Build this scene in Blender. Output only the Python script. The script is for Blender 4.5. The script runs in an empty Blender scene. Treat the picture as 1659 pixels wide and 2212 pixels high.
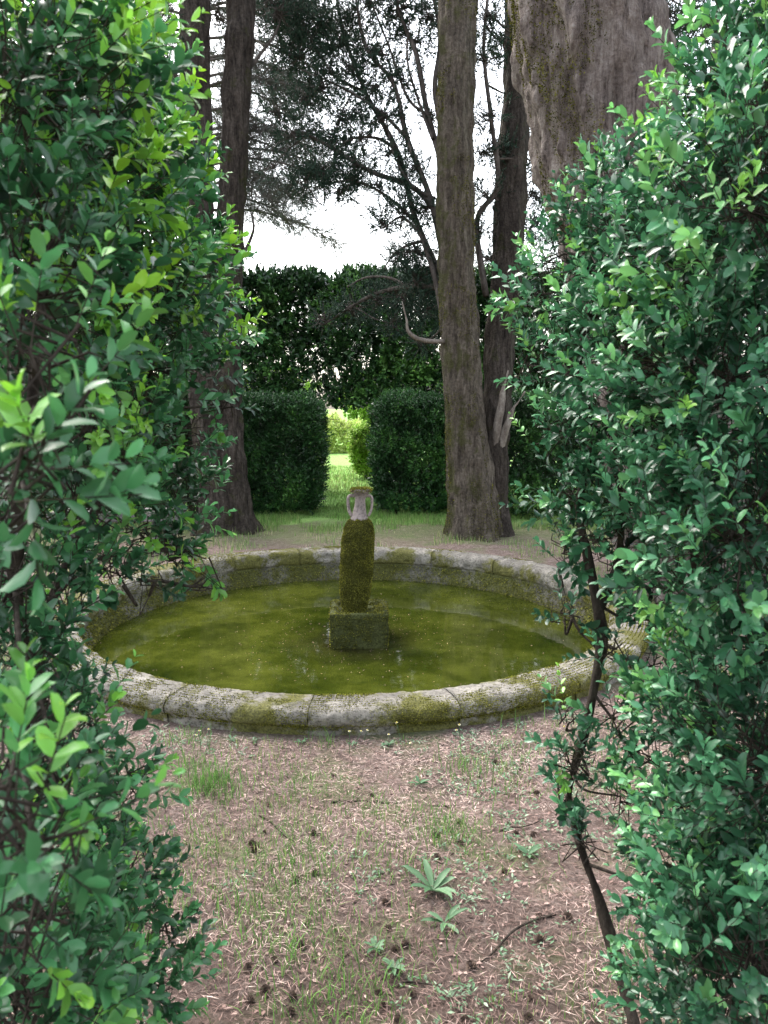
import bpy, math, numpy as np
from mathutils import Vector, noise as mn
rng=np.random.default_rng(11)
F=1640.;PT=math.radians(8);CX,CY=829.5,1106.
CAM=np.array([0,0,1.6])
def at(px,py,Y):
    dx=(px-CX)/F; v=(CY-py)/F
    d=np.array([dx, math.cos(PT)+v*math.sin(PT), -math.sin(PT)+v*math.cos(PT)])
    return CAM+d*(Y/d[1])
col=bpy.context.scene.collection
PC=np.array([-0.27,5.69]); dR=.09; WZ=-0.165

# ---------------- object helpers
def wloc(o):
    v=np.zeros(3)
    while o is not None:
        v+=np.array(o.location); o=o.parent
    return v
def props(o,label=None,cat=None,group=None,kind=None):
    if label:o['label']=label
    if cat:o['category']=cat
    if group:o['group']=group
    if kind:o['kind']=kind
    return o
def thing(name,label,cat,loc=(0,0,0),group=None):
    o=bpy.data.objects.new(name,None); col.objects.link(o); o.location=[float(a) for a in loc]; o.empty_display_size=.1
    return props(o,label,cat,group)
def mk(name,VT,mat,parent=None,smooth=True,origin=None):
    V,T=VT[0],VT[1]
    V=np.asarray(V,float); 
    off=wloc(parent) if parent is not None else np.zeros(3)
    if origin is not None: off=off+np.asarray(origin,float)
    V=V-off
    me=bpy.data.meshes.new(name)
    k=T.shape[1]; m=len(T)
    me.vertices.add(len(V)); me.vertices.foreach_set('co',V.astype(np.float32).ravel())
    me.loops.add(m*k); me.loops.foreach_set('vertex_index',T.astype(np.int32).ravel())
    me.polygons.add(m); me.polygons.foreach_set('loop_start',(np.arange(m)*k).astype(np.int32))
    me.polygons.foreach_set('use_smooth',np.full(m,smooth))
    me.update(calc_edges=True)
    if len(VT)>2 and VT[2] is not None:
        a=me.attributes.new('tint','FLOAT','POINT'); a.data.foreach_set('value',VT[2].astype(np.float32))
    me.materials.append(mat)
    o=bpy.data.objects.new(name,me); col.objects.link(o)
    if origin is not None:o.location=[float(a) for a in origin]
    if parent is not None:o.parent=parent
    return o
def cat_(L):
    Vs=[];Ts=[];As=[];n=0
    for x in L:
        V,T=x[0],x[1]
        if T.shape[1]==4: T=np.concatenate([T[:,[0,1,2]],T[:,[0,2,3]]])
        Vs.append(V);Ts.append(T+n);n+=len(V)
        As.append(x[2] if len(x)>2 and x[2] is not None else np.zeros(len(V)))
    return np.concatenate(Vs),np.concatenate(Ts),np.concatenate(As)
def nz(v): return v/np.maximum(np.linalg.norm(v,axis=-1,keepdims=True),1e-9)
def rn(n,s=1.): return rng.normal(size=(n,3))*s
def rs(n): return nz(rng.normal(size=(n,3)))

# ---------------- geometry helpers
def catmull(pts,n):
    p=np.asarray(pts,float); m=len(p)
    q=np.vstack([2*p[0]-p[1],p,2*p[-1]-p[-2]])
    t=np.linspace(0,m-1-1e-6,n); i=t.astype(int); f=(t-i)[:,None]
    a,b,c,d=q[i],q[i+1],q[i+2],q[i+3]
    return .5*((2*b)+(-a+c)*f+(2*a-5*b+4*c-d)*f**2+(-a+3*b-3*c+d)*f**3)
def tube(pts,rad,n=24,s=10,flute=0.,rough=0.,seed=0,fk=5,base=0.):
    C=catmull(pts,n); r=np.interp(np.linspace(0,1,n),np.linspace(0,1,len(rad)),rad)
    T=nz(np.gradient(C,axis=0)); ref=np.array([0,1,0.]) if abs(T[:,1]).mean()<.7 else np.array([1,0,0.])
    A=nz(np.cross(T,ref)); B=np.cross(T,A)
    th=np.linspace(0,2*math.pi,s,endpoint=False)
    rr=np.repeat(r[:,None],s,1)
    if flute:
        tt=np.linspace(0,1,n)[:,None]
        rr=rr*(1+(flute+base*np.clip(1-tt*7,0,1))*(np.sin(fk*th+seed+tt*3)+.6*np.sin((2*fk+1)*th+seed*2-tt*4)+.5*np.sin(3*th+seed+tt*8)))
    V=C[:,None,:]+rr[:,:,None]*(np.cos(th)[None,:,None]*A[:,None,:]+np.sin(th)[None,:,None]*B[:,None,:])
    V=V.reshape(-1,3)
    if rough:
        d=np.array([mn.noise(Vector((v[0]*9+seed,v[1]*9,v[2]*3)))+.6*mn.noise(Vector((v[0]*24,v[1]*24+seed,v[2]*7))) for v in V])
        cen=np.repeat(C,s,0); V=V+nz(V-cen)*(d*rough)[:,None]
    i=np.arange(n-1)[:,None]*s; j=np.arange(s)[None,:]; k=(j+1)%s
    Q=np.stack([i+j,i+k,i+s+k,i+s+j],-1).reshape(-1,4)
    V=np.vstack([V,C[0],C[-1]])
    Tt=np.concatenate([Q[:,[0,1,2]],Q[:,[0,2,3]]])
    j=np.arange(s);k=(j+1)%s; b=(n-1)*s
    Tt=np.concatenate([Tt,np.stack([np.full(s,n*s),k,j],-1),np.stack([np.full(s,n*s+1),b+j,b+k],-1)])
    return V,Tt
def sticks(A,B,ra,rb=None):
    A=np.asarray(A,float);B=np.asarray(B,float);n=len(A)
    ra=np.broadcast_to(ra,n);rb=ra*.6 if rb is None else np.broadcast_to(rb,n)
    d=nz(B-A); x=nz(np.cross(d,np.where(np.abs(d[:,2:3])<.9,[[0,0,1.]],[[1.,0,0]]))); y=np.cross(d,x)
    V=np.zeros((n,6,3))
    for k in range(3):
        c=math.cos(k*2.0944);s_=math.sin(k*2.0944); o=x*c+y*s_
        V[:,k]=A+o*ra[:,None];V[:,3+k]=B+o*rb[:,None]
    T=[]
    for k in range(3):
        l=(k+1)%3; T+=[[k,l,3+l],[k,3+l,3+k]]
    T=np.array(T)[None]+(np.arange(n)*6)[:,None,None]
    return V.reshape(-1,3),T.reshape(-1,3)
LEAF_HI=(np.array([[0,0,0],[.2,.32,.05],[.2,0,-.01],[.2,-.32,.05],[.55,.5,.08],[.55,0,.0],[.55,-.5,.08],[.88,.3,.02],[.88,0,-.05],[.88,-.3,.02],[1,0,-.1]],float),
 np.array([[0,2,1],[0,3,2],[1,2,5],[1,5,4],[2,3,6],[2,6,5],[4,5,8],[4,8,7],[5,6,9],[5,9,8],[7,8,10],[8,9,10]]))
LEAF_MD=(np.array([[0,0,0],[.5,.5,.06],[.5,0,-.02],[.5,-.5,.06],[1,0,-.06]],float),np.array([[0,2,1],[0,3,2],[1,2,4],[2,3,4]]))
LEAF_LO=(np.array([[0,0,0],[.5,.5,.04],[1,0,0],[.5,-.5,.04]],float),np.array([[0,3,1],[3,2,1]]))
def leaves(P,X,N,L,W,tint,tm):
    X=nz(X);N=nz(N-(N*X).sum(1,keepdims=True)*X);Y=np.cross(N,X)
    t,T=tm;n=len(P);k=len(t);L=np.broadcast_to(L,n)[:,None,None];W=np.broadcast_to(W,n)[:,None,None]
    V=P[:,None]+L*(t[None,:,0:1]*X[:,None])+W*t[None,:,1:2]*Y[:,None]+L*t[None,:,2:3]*N[:,None]
    TT=T[None]+(np.arange(n)*k)[:,None,None]
    return V.reshape(-1,3),TT.reshape(-1,3),np.repeat(np.broadcast_to(tint,n),k)
UP=np.array([0,0,1.])
def sprigs(O,D,L,pairs,ll,lw,spread,tint,tm,upn=.5,bend=.1,jit=.22,young=0.,rot=None):
    n=len(O);D=nz(D);A=nz(np.cross(D,rs(n)));B=np.cross(D,A)
    L=np.broadcast_to(L,n);tint=np.broadcast_to(tint,n);out=[]
    sc=rng.uniform(.75,1.25,n)
    for k in range(pairs+1):
        t=(k+.5)/(pairs+.5)
        pos=O+D*(L*t)[:,None]+UP*(bend*L*t*t)[:,None]
        s=(.75+.4*math.sin(math.pi*min(t*.9+.05,1)))*(1 if k<pairs else .72)
        a=math.radians(spread)*(1-.5*t)
        ph=(k%2)*math.pi/2
        for sg in (1,-1):
            S=sg*(A*math.cos(ph)+B*math.sin(ph))
            ld=nz(D*math.cos(a)+S*math.sin(a)+rn(n,jit))
            nr=D+UP*upn+rn(n,.2)
            z=sc*s*rng.uniform(.85,1.15,n)
            out.append(leaves(pos,ld,nr,ll*z,lw*z,tint+young*t*t+rng.normal(0,.04,n),tm))
    return out
# ---------------- materials
def newmat(name):
    m=bpy.data.materials.new(name);m.use_nodes=True;nt=m.node_tree;nt.nodes.clear()
    o=nt.nodes.new('ShaderNodeOutputMaterial');return m,nt,o
def nd(nt,t,ins=None,**kw):
    n=nt.nodes.new(t)
    for k,v in kw.items(): setattr(n,k,v)
    for k,v in (ins or {}).items():
        if isinstance(v,bpy.types.NodeSocket): nt.links.new(v,n.inputs[k])
        else: n.inputs[k].default_value=v
    return n
def ramp(nt,fac,stops,interp='LINEAR'):
    n=nt.nodes.new('ShaderNodeValToRGB');n.color_ramp.interpolation=interp
    e=n.color_ramp.elements
    while len(e)<len(stops): e.new(.5)
    for i,(p,c) in enumerate(stops):
        e[i].position=p; e[i].color=(c[0],c[1],c[2],1) if not isinstance(c,(int,float)) else (c,c,c,1)
    nt.links.new(fac,n.inputs[0]);return n.outputs[0]
def coord(nt,scale=(1,1,1)):
    g=nt.nodes.new('ShaderNodeNewGeometry')
    mp=nd(nt,'ShaderNodeMapping',{'Vector':g.outputs['Position'],'Scale':scale});return mp.outputs[0],g
def nse(nt,vec,scale,detail=4,rough=.6):
    return nd(nt,'ShaderNodeTexNoise',{'Vector':vec,'Scale':scale,'Detail':detail,'Roughness':rough}).outputs[0]
def mixc(nt,f,a,b,bt='MIX'):
    n=nt.nodes.new('ShaderNodeMix');n.data_type='RGBA';n.blend_type=bt
    for idx,v in ((0,f),(6,a),(7,b)):
        if isinstance(v,bpy.types.NodeSocket): nt.links.new(v,n.inputs[idx])
        else: n.inputs[idx].default_value=v if idx==0 else (v[0],v[1],v[2],1)
    return n.outputs[2]
def math_(nt,op,a,b=0.):
    n=nd(nt,'ShaderNodeMath',operation=op)
    for i,v in enumerate((a,b)):
        if isinstance(v,bpy.types.NodeSocket): nt.links.new(v,n.inputs[i])
        else:n.inputs[i].default_value=v
    return n.outputs[0]
def leafmat(name,stops,rough=.4,trans=.22,spec=.5,var=.45):
    m,nt,o=newmat(name)
    a=nd(nt,'ShaderNodeAttribute',attribute_name='tint')
    c=ramp(nt,a.outputs['Fac'],stops)
    g=nt.nodes.new('ShaderNodeNewGeometry')
    v=nd(nt,'ShaderNodeMapRange',{'Value':g.outputs['Random Per Island'],3:1-var,4:1+var})
    h=nd(nt,'ShaderNodeHueSaturation',{'Color':c,'Value':v.outputs[0]})
    b=nd(nt,'ShaderNodeBsdfPrincipled',{'Base Color':h.outputs[0],'Roughness':rough,'Specular IOR Level':spec})
    if trans>0:
        tr=nd(nt,'ShaderNodeBsdfTranslucent',{'Color':h.outputs[0]})
        mx=nd(nt,'ShaderNodeMixShader',{0:trans,1:b.outputs[0],2:tr.outputs[0]})
        nt.links.new(mx.outputs[0],o.inputs[0])
    else: nt.links.new(b.outputs[0],o.inputs[0])
    return m
def barkmat(name,c1,c2,c3,moss=.0,mossc=(.06,.07,.012),zs=.3,bump=.6,scale=14,mside=0):
    m,nt,o=newmat(name)
    v,g=coord(nt,(1,1,zs));v2,_=coord(nt)
    n1=nse(nt,v,scale,9,.75);n2=nse(nt,v2,2.2,4);n4=nse(nt,v2,30,5,.7)
    nn=math_(nt,'ADD',math_(nt,'MULTIPLY',n1,.7),math_(nt,'MULTIPLY',n4,.3))
    c=ramp(nt,nn,[(.38,c1),(.5,c2),(.62,c3)])
    c=mixc(nt,ramp(nt,n2,[(.35,0),(.65,.3)]),c,(c1[0]*.9,c1[1]*.9,c1[2]*.9))
    if moss>0:
        mm=nse(nt,v2,3.5,8,.72)
        sx=nd(nt,'ShaderNodeSeparateXYZ',{0:g.outputs['Normal']})
        mm=math_(nt,'SUBTRACT',mm,math_(nt,'MULTIPLY',sx.outputs[0],mside))
        mk_=ramp(nt,mm,[(.62-moss*.35,0),(.72-moss*.35,.7)])
        mc=ramp(nt,nse(nt,v2,70,3),[(.3,[q*.45 for q in mossc]),(.7,[q*1.5 for q in mossc])])
        c=mixc(nt,mk_,c,mc)
    b=nd(nt,'ShaderNodeBsdfPrincipled',{'Base Color':c,'Roughness':.9,'Specular IOR Level':.2})
    hh=math_(nt,'ADD',math_(nt,'ADD',n1,n4),math_(nt,'MULTIPLY',nse(nt,v,scale*4,4),.5))
    bp=nd(nt,'ShaderNodeBump',{'Height':hh,'Strength':bump,'Distance':.06});nt.links.new(bp.outputs[0],b.inputs['Normal'])
    nt.links.new(b.outputs[0],o.inputs[0]);return m
def stonemat(name,base,moss,mossc=(.07,.075,.012),bump=.5,dark=.5,lowmoss=0.):
    m,nt,o=newmat(name)
    v,g=coord(nt);oi=nt.nodes.new('ShaderNodeObjectInfo')
    n1=nse(nt,v,9,8,.7);n2=nse(nt,v,55,5,.7);n5=nse(nt,v,2.6,6,.7)
    c=ramp(nt,n1,[(.3,[q*dark for q in base]),(.5,base),(.7,[q*1.35 for q in base])])
    c=mixc(nt,ramp(nt,n2,[(.38,.8),(.5,0)]),c,[q*.22 for q in base])
    c=mixc(nt,ramp(nt,n5,[(.42,0),(.6,.55)]),c,[q*.35 for q in base])
    ov=nd(nt,'ShaderNodeMapRange',{'Value':oi.outputs['Random'],3:.92,4:1.06})
    c=nd(nt,'ShaderNodeHueSaturation',{'Color':c,'Value':ov.outputs[0]}).outputs[0]
    if moss>0:
        mm=nse(nt,v,2.3,10,.72)
        if lowmoss:
            sx=nd(nt,'ShaderNodeSeparateXYZ',{0:g.outputs['Position']})
            mm=math_(nt,'ADD',mm,math_(nt,'MULTIPLY',math_(nt,'SUBTRACT',.07,sx.outputs[2]),lowmoss))
        mkk=ramp(nt,mm,[(.66-moss*.4,0),(.73-moss*.4,.9)])
        mc=ramp(nt,nse(nt,v,110,3),[(.3,[q*.35 for q in mossc]),(.7,[q*1.5 for q in mossc])])
        c=mixc(nt,mkk,c,mc)
    b=nd(nt,'ShaderNodeBsdfPrincipled',{'Base Color':c,'Roughness':.92,'Specular IOR Level':.2})
    vo=nd(nt,'ShaderNodeTexVoronoi',{'Vector':v,'Scale':45.})
    hh=math_(nt,'ADD',math_(nt,'ADD',n1,math_(nt,'MULTIPLY',n2,.7)),math_(nt,'MULTIPLY',vo.outputs[0],.3))
    bp=nd(nt,'ShaderNodeBump',{'Height':hh,'Strength':bump,'Distance':.03});nt.links.new(bp.outputs[0],b.inputs['Normal'])
    nt.links.new(b.outputs[0],o.inputs[0]);return m

M_boxR=leafmat('box_leaf',[(0,(.008,.028,.014)),(.3,(.036,.13,.060)),(.55,(.11,.33,.155)),(.75,(.21,.48,.14)),(1,(.30,.58,.07))],rough=.33,trans=.25,var=.42,spec=.6)
M_boxL=leafmat('box_leaf_green',[(0,(.008,.027,.012)),(.3,(.034,.12,.047)),(.55,(.085,.28,.10)),(.70,(.19,.46,.06)),(1,(.38,.66,.04))],rough=.33,trans=.3,var=.42,spec=.6)
M_hedge=leafmat('hedge_leaf',[(0,(.012,.038,.012)),(.5,(.038,.115,.03)),(1,(.12,.29,.05))],rough=.42,var=.5)
M_laurel=leafmat('laurel_leaf',[(0,(.012,.034,.012)),(.5,(.045,.12,.035)),(1,(.15,.32,.07))],rough=.3,var=.5,spec=.6)
M_cyp=leafmat('cypress_foliage',[(0,(.014,.030,.020)),(.5,(.030,.060,.040)),(1,(.065,.11,.07))],rough=.7,trans=.1,spec=.2)
M_far=leafmat('far_conifer_foliage',[(0,(.065,.072,.062)),(.5,(.095,.115,.095)),(1,(.15,.18,.14))],rough=.8,trans=.1,spec=.1)  # greens greyed so that distance haze is part of the colour
M_bright=leafmat('bright_shrub_leaf',[(0,(.14,.28,.03)),(.5,(.30,.50,.07)),(1,(.6,.68,.25))],rough=.5,trans=.35)  # leaf greens raised to stand for the brighter light beyond the opening
M_grass=leafmat('grass_blade',[(0,(.065,.15,.03)),(.5,(.16,.33,.065)),(.8,(.34,.38,.15)),(1,(.54,.47,.31))],rough=.6,trans=.3)
M_needle=leafmat('litter',[(0,(.07,.045,.036)),(.4,(.24,.155,.13)),(.7,(.45,.315,.27)),(1,(.66,.53,.45))],rough=.75,trans=0.0,spec=.2)
M_weed=leafmat('weed_leaf',[(0,(.05,.13,.05)),(.5,(.13,.24,.12)),(1,(.32,.40,.28))],rough=.55,trans=.2)
M_mossf=leafmat('moss_tuft',[(0,(.03,.032,.007)),(.5,(.115,.115,.02)),(1,(.26,.255,.045))],rough=.9,trans=.1,spec=.1)
M_twig=barkmat('box_twig',(.02,.015,.012),(.052,.041,.032),(.105,.086,.068),scale=40,bump=.4,moss=.15)
M_trunk=barkmat('cypress_bark',(.045,.036,.028),(.17,.14,.11),(.33,.28,.225),moss=.26,mossc=(.085,.092,.024),mside=.10,bump=1.,zs=.16,scale=20)
M_trunk2=barkmat('backlit_bark',(.022,.017,.014),(.085,.069,.057),(.18,.15,.125),moss=.15,bump=1.,zs=.16,scale=20)  # bark colours darkened to stand for backlit stems
M_big=barkmat('stringy_bark',(.08,.062,.055),(.33,.27,.24),(.56,.49,.44),moss=.0,zs=.05,bump=1.,scale=16)
M_branch=barkmat('branch_bark',(.045,.038,.033),(.10,.085,.075),(.18,.155,.14),scale=20,bump=.3)
M_dead=barkmat('dead_wood',(.13,.105,.09),(.27,.235,.2),(.42,.38,.33),scale=20,bump=.5)
M_bough=barkmat('grey_bough',(.08,.068,.06),(.15,.13,.115),(.24,.21,.19),scale=20,bump=.3)
M_stone=stonemat('rim_stone',(.31,.285,.245),.5,mossc=(.115,.112,.024),lowmoss=.3)
M_wall=stonemat('basin_wall',(.2,.19,.15),.55,mossc=(.09,.095,.025),dark=.4)
M_neck=stonemat('urn_stone',(.36,.30,.28),.1,bump=.25,dark=.65)
M_urnmoss=stonemat('urn_moss',(.065,.065,.018),1.2,mossc=(.07,.072,.016),bump=1.)
M_plinth=stonemat('plinth_stone',(.11,.11,.085),.85,mossc=(.075,.085,.024),bump=1.)
M_bench=stonemat('bench_stone',(.22,.21,.20),.25)
M_white=leafmat('petal',[(0,(.7,.68,.62)),(.49,(.7,.68,.62)),(.5,(.6,.5,.1)),(1,(.6,.5,.1))],rough=.6,trans=.2,var=.05)
M_cone=leafmat('cone_scale',[(0,(.05,.036,.03)),(1,(.17,.12,.09))],rough=.8,trans=0.,spec=.2)

def watermat():
    m,nt,o=newmat('pond_water')
    v,g=coord(nt)
    c=ramp(nt,nse(nt,v,1.7,8,.72),[(.32,(.012,.019,.002)),(.48,(.034,.044,.005)),(.66,(.078,.090,.013))])  # murk mottling; its lighter patches also stand in for sky reflection
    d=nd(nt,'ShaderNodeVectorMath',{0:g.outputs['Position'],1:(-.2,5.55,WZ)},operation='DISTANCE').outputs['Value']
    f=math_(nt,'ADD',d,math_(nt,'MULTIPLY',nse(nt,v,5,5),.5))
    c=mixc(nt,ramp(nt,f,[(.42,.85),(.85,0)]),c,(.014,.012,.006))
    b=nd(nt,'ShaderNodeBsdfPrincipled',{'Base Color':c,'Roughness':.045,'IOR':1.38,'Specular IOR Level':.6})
    bp=nd(nt,'ShaderNodeBump',{'Height':nse(nt,v,7,2),'Strength':.05,'Distance':.02});nt.links.new(bp.outputs[0],b.inputs['Normal'])
    nt.links.new(b.outputs[0],o.inputs[0]);return m
def groundmat():
    m,nt,o=newmat('ground_litter')
    v,g=coord(nt)
    n1=nse(nt,v,2.2,6,.65);n2=nse(nt,v,60,6,.75);n3=nse(nt,v,14,5)
    c=ramp(nt,n2,[(.3,(.08,.056,.048)),(.5,(.25,.188,.162)),(.7,(.46,.365,.32))])
    c=mixc(nt,ramp(nt,n3,[(.38,.55),(.62,0)]),c,(.10,.07,.058))
    gr=ramp(nt,nse(nt,v,45,4),[(.3,(.06,.10,.03)),(.7,(.18,.26,.085))])
    c=mixc(nt,ramp(nt,n1,[(.5,0),(.62,.5)]),c,gr)
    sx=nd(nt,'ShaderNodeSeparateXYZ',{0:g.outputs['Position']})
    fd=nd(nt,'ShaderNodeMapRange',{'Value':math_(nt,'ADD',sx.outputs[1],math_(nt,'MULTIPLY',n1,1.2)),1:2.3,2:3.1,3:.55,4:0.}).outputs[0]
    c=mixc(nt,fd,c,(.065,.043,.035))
    yy=math_(nt,'ADD',sx.outputs[1],math_(nt,'MULTIPLY',nse(nt,v,1.5,4),1.6))
    f1=nd(nt,'ShaderNodeMapRange',{'Value':yy,1:9.2,2:10.4,3:0.,4:.6}).outputs[0]
    c=mixc(nt,f1,c,gr)
    lawn=ramp(nt,nse(nt,v,20,5),[(.3,(.20,.36,.09)),(.7,(.34,.54,.17))])  # lawn green lightened in place of sunlight past the hedges
    f2=nd(nt,'ShaderNodeMapRange',{'Value':yy,1:10.9,2:11.3,3:0.,4:1.}).outputs[0]
    c=mixc(nt,f2,c,lawn)
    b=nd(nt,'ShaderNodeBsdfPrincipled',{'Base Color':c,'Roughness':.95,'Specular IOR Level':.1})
    hh=math_(nt,'ADD',n2,math_(nt,'MULTIPLY',n3,1.5))
    bp=nd(nt,'ShaderNodeBump',{'Height':hh,'Strength':.8,'Distance':.03});nt.links.new(bp.outputs[0],b.inputs['Normal'])
    nt.links.new(b.outputs[0],o.inputs[0]);return m
# ---------------- ground
def gz(x,y):
    r=math.hypot(x-PC[0],y-PC[1])
    return (.035*mn.noise(Vector((x*1.1,y*1.1,3)))+.012*mn.noise(Vector((x*5,y*5,1))))*min(1,max(0,(r-2.0-dR)*1.5))
rad=[1.95+dR];st=.05
while rad[-1]<300:
    rad.append(rad[-1]+st); st*=1.0 if rad[-1]<6 else 1.09
rad=np.array(rad);nth=300;th=np.linspace(0,2*math.pi,nth,endpoint=False)
V=np.array([[PC[0]+r*math.cos(t),PC[1]+r*math.sin(t),0] for r in rad for t in th])
V[:,2]=[gz(x,y) for x,y,_ in V]
i=np.arange(len(rad)-1)[:,None]*nth;j=np.arange(nth)[None];k=(j+1)%nth
Q=np.stack([i+j,i+nth+j,i+nth+k,i+k],-1).reshape(-1,4)
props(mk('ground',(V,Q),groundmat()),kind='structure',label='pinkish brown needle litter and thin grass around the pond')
n=128;t=np.linspace(0,2*math.pi,n,endpoint=False)
rr=np.linspace(0.02,1.9+dR,14)
V=np.array([[PC[0]+r*math.cos(a),PC[1]+r*math.sin(a),WZ] for r in rr for a in t])
i=np.arange(13)[:,None]*n;j=np.arange(n)[None];k=(j+1)%n
Q=np.stack([i+j,i+n+j,i+n+k,i+k],-1).reshape(-1,4)
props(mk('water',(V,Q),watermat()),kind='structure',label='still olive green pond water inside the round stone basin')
# ---------------- basin
basin=thing('pond_basin','low round stone pond basin with rounded mossy rim','pond',(PC[0],PC[1],0))
prof=catmull([(2.078+dR,-.08),(2.078+dR,.0),(2.078+dR,.045),(2.1+dR,.06),(2.104+dR,.1),(2.075+dR,.132),(1.99+dR,.141),(1.9+dR,.138),(1.85+dR,.115),(1.837+dR,.06),(1.84+dR,.022),(1.85+dR,.005),(1.88+dR,-.03)],46)
RC,ZC=1.97+dR,.035
def block(a0,a1,sd):
    ns=26;aa=np.linspace(a0,a1,ns);m=len(prof);V=[]
    dr=rng.normal(0,.002);dz=rng.normal(0,.002)
    for a in aa:
        e=min(a-a0,a1-a)*2.; ed=max(0,.004-e)*.4
        for q in prof:
            r=q[0]+dr;z=q[1]+dz
            dx,dz_=r-RC,z-ZC;l=math.hypot(dx,dz_)
            x=r*math.cos(a);y=r*math.sin(a)
            n15=mn.noise(Vector((x*15,y*15,z*15)))
            f=.008*mn.noise(Vector((x*4,y*4,z*4)))+.007*n15+.007*mn.noise(Vector((x*45,y*45,z*45)))-ed
            if n15<-.35: f-=(-.35-n15)*.05
            r+=dx/l*f;z+=dz_/l*f
            V.append([PC[0]+r*math.cos(a),PC[1]+r*math.sin(a),z])
    i=np.arange(ns-1)[:,None]*m;j=np.arange(m-1)[None]
    Q=np.stack([i+j,i+m+j,i+m+j+1,i+j+1],-1).reshape(-1,4)
    T=np.concatenate([Q[:,[0,2,1]],Q[:,[0,3,2]]])
    V=np.array(V);c0=V[:m].mean(0);c1=V[-m:].mean(0);nV=len(V);V=np.vstack([V,c0,c1])
    j=np.arange(m);k=(j+1)%m;b=(ns-1)*m
    T=np.concatenate([T,np.stack([np.full(m,nV),j,k],-1),np.stack([np.full(m,nV+1),b+k,b+j],-1)])
    return V,T
NB=18
for b in range(NB):
    a0=b*2*math.pi/NB+.13;a1=a0+2*math.pi/NB-.0018
    mk('rim_stone',block(a0,a1,b),M_stone,basin)
t=np.linspace(0,2*math.pi,160,endpoint=False)
zz=np.linspace(.0,-.5,14)
V=[]
for z in zz:
    for a in t:
        r=1.86+dR+.012*mn.noise(Vector((math.cos(a)*9,math.sin(a)*9,z*9)))-.05*min(1,max(0,(-z-.03)/.12))
        V.append([PC[0]+r*math.cos(a),PC[1]+r*math.sin(a),z])
i=np.arange(13)[:,None]*160;j=np.arange(160)[None];k=(j+1)%160
mk('basin_wall',(np.array(V),np.stack([i+j,i+k,i+160+k,i+160+j],-1).reshape(-1,4)),M_wall,basin)
def mossmask(x,y,z,s=2.2,o=0): return mn.noise(Vector((x*s+o,y*s,z*s)))+.6*mn.noise(Vector((x*s*4,y*s*4+o,z*s*4)))+.4*mn.noise(Vector((x*s*10,y*s*10+o,z*s*10)))
P_=[];N_=[];Tn=[]
for q in range(190000):
    a=rng.uniform(0,2*math.pi);u=rng.integers(6,38);p=prof[u]
    x=PC[0]+p[0]*math.cos(a);y=PC[1]+p[0]*math.sin(a);z=p[1]
    bias=.24 if (y<PC[1] or x<PC[0]-1.2) else -.05
    if p[0]<1.96+dR: bias-=.22
    if p[0]>2.05+dR: bias+=.06
    if z<.045: bias-=.3
    mv=mossmask(x,y,z)+bias
    if mv>.10+rng.uniform(-.16,.16):
        P_.append([x,y,z]);dx,dz=p[0]-RC,p[1]-ZC;l=math.hypot(dx,dz);N_.append([dx/l*math.cos(a),dx/l*math.sin(a),dz/l]);Tn.append(mv)
P_=np.array(P_);N_=np.array(N_);n=len(P_)
mk('moss',leaves(P_-N_*.003,N_+rn(n,.7),rs(n),rng.uniform(.005,.012,n),.005,np.clip(rng.uniform(.1,.95,n)+.35*np.array(Tn),0,1),LEAF_LO),M_mossf,basin)
n=16000;a=rng.uniform(0,2*math.pi,n);z=rng.uniform(WZ,-.01,n)
rw=1.855+dR-.05*np.clip((-z-.03)/.12,0,1)
P_=np.stack([PC[0]+rw*np.cos(a),PC[1]+rw*np.sin(a),z],-1);N_=np.stack([-np.cos(a),-np.sin(a),-.5+0*a],-1)
mk('wall_moss',leaves(P_,N_+rn(n,.5),rs(n),rng.uniform(.01,.03,n),.006,rng.uniform(.1,1.,n),LEAF_LO),M_mossf,basin)
# ---------------- fountain
def lathe(pr,axis,n=40,rough=.0,sd=0):
    V=[]
    for (r,z,cx,cy) in pr:
        for a in np.linspace(0,2*math.pi,n,endpoint=False):
            f=0
            x=math.cos(a);y=math.sin(a)
            if rough: f=rough*(mn.noise(Vector((x*3+sd,y*3,z*25)))+.7*mn.noise(Vector((x*9,y*9+sd,z*70))))
            V.append([cx+(r+f)*x,cy+(r+f)*y,z])
    m=len(pr);i=np.arange(m-1)[:,None]*n;j=np.arange(n)[None];k=(j+1)%n
    Q=np.stack([i+j,i+k,i+n+k,i+n+j],-1).reshape(-1,4)
    T=np.concatenate([Q[:,[0,1,2]],Q[:,[0,2,3]]]);nV=len(V)
    V=V+[[pr[0][2],pr[0][3],pr[0][1]],[pr[-1][2],pr[-1][3],pr[-1][1]]]
    j=np.arange(n);k=(j+1)%n;b=(m-1)*n
    T=np.concatenate([T,np.stack([np.full(n,nV),k,j],-1),np.stack([np.full(n,nV+1),b+j,b+k],-1)])
    return np.array(V,float),T
fx,fy=-.19,5.58
fnt=thing('amphora_fountain','moss covered stone amphora with two handles on a square plinth in the pond','fountain',(fx,fy,WZ))
hs=.215;zt=.085
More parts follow.
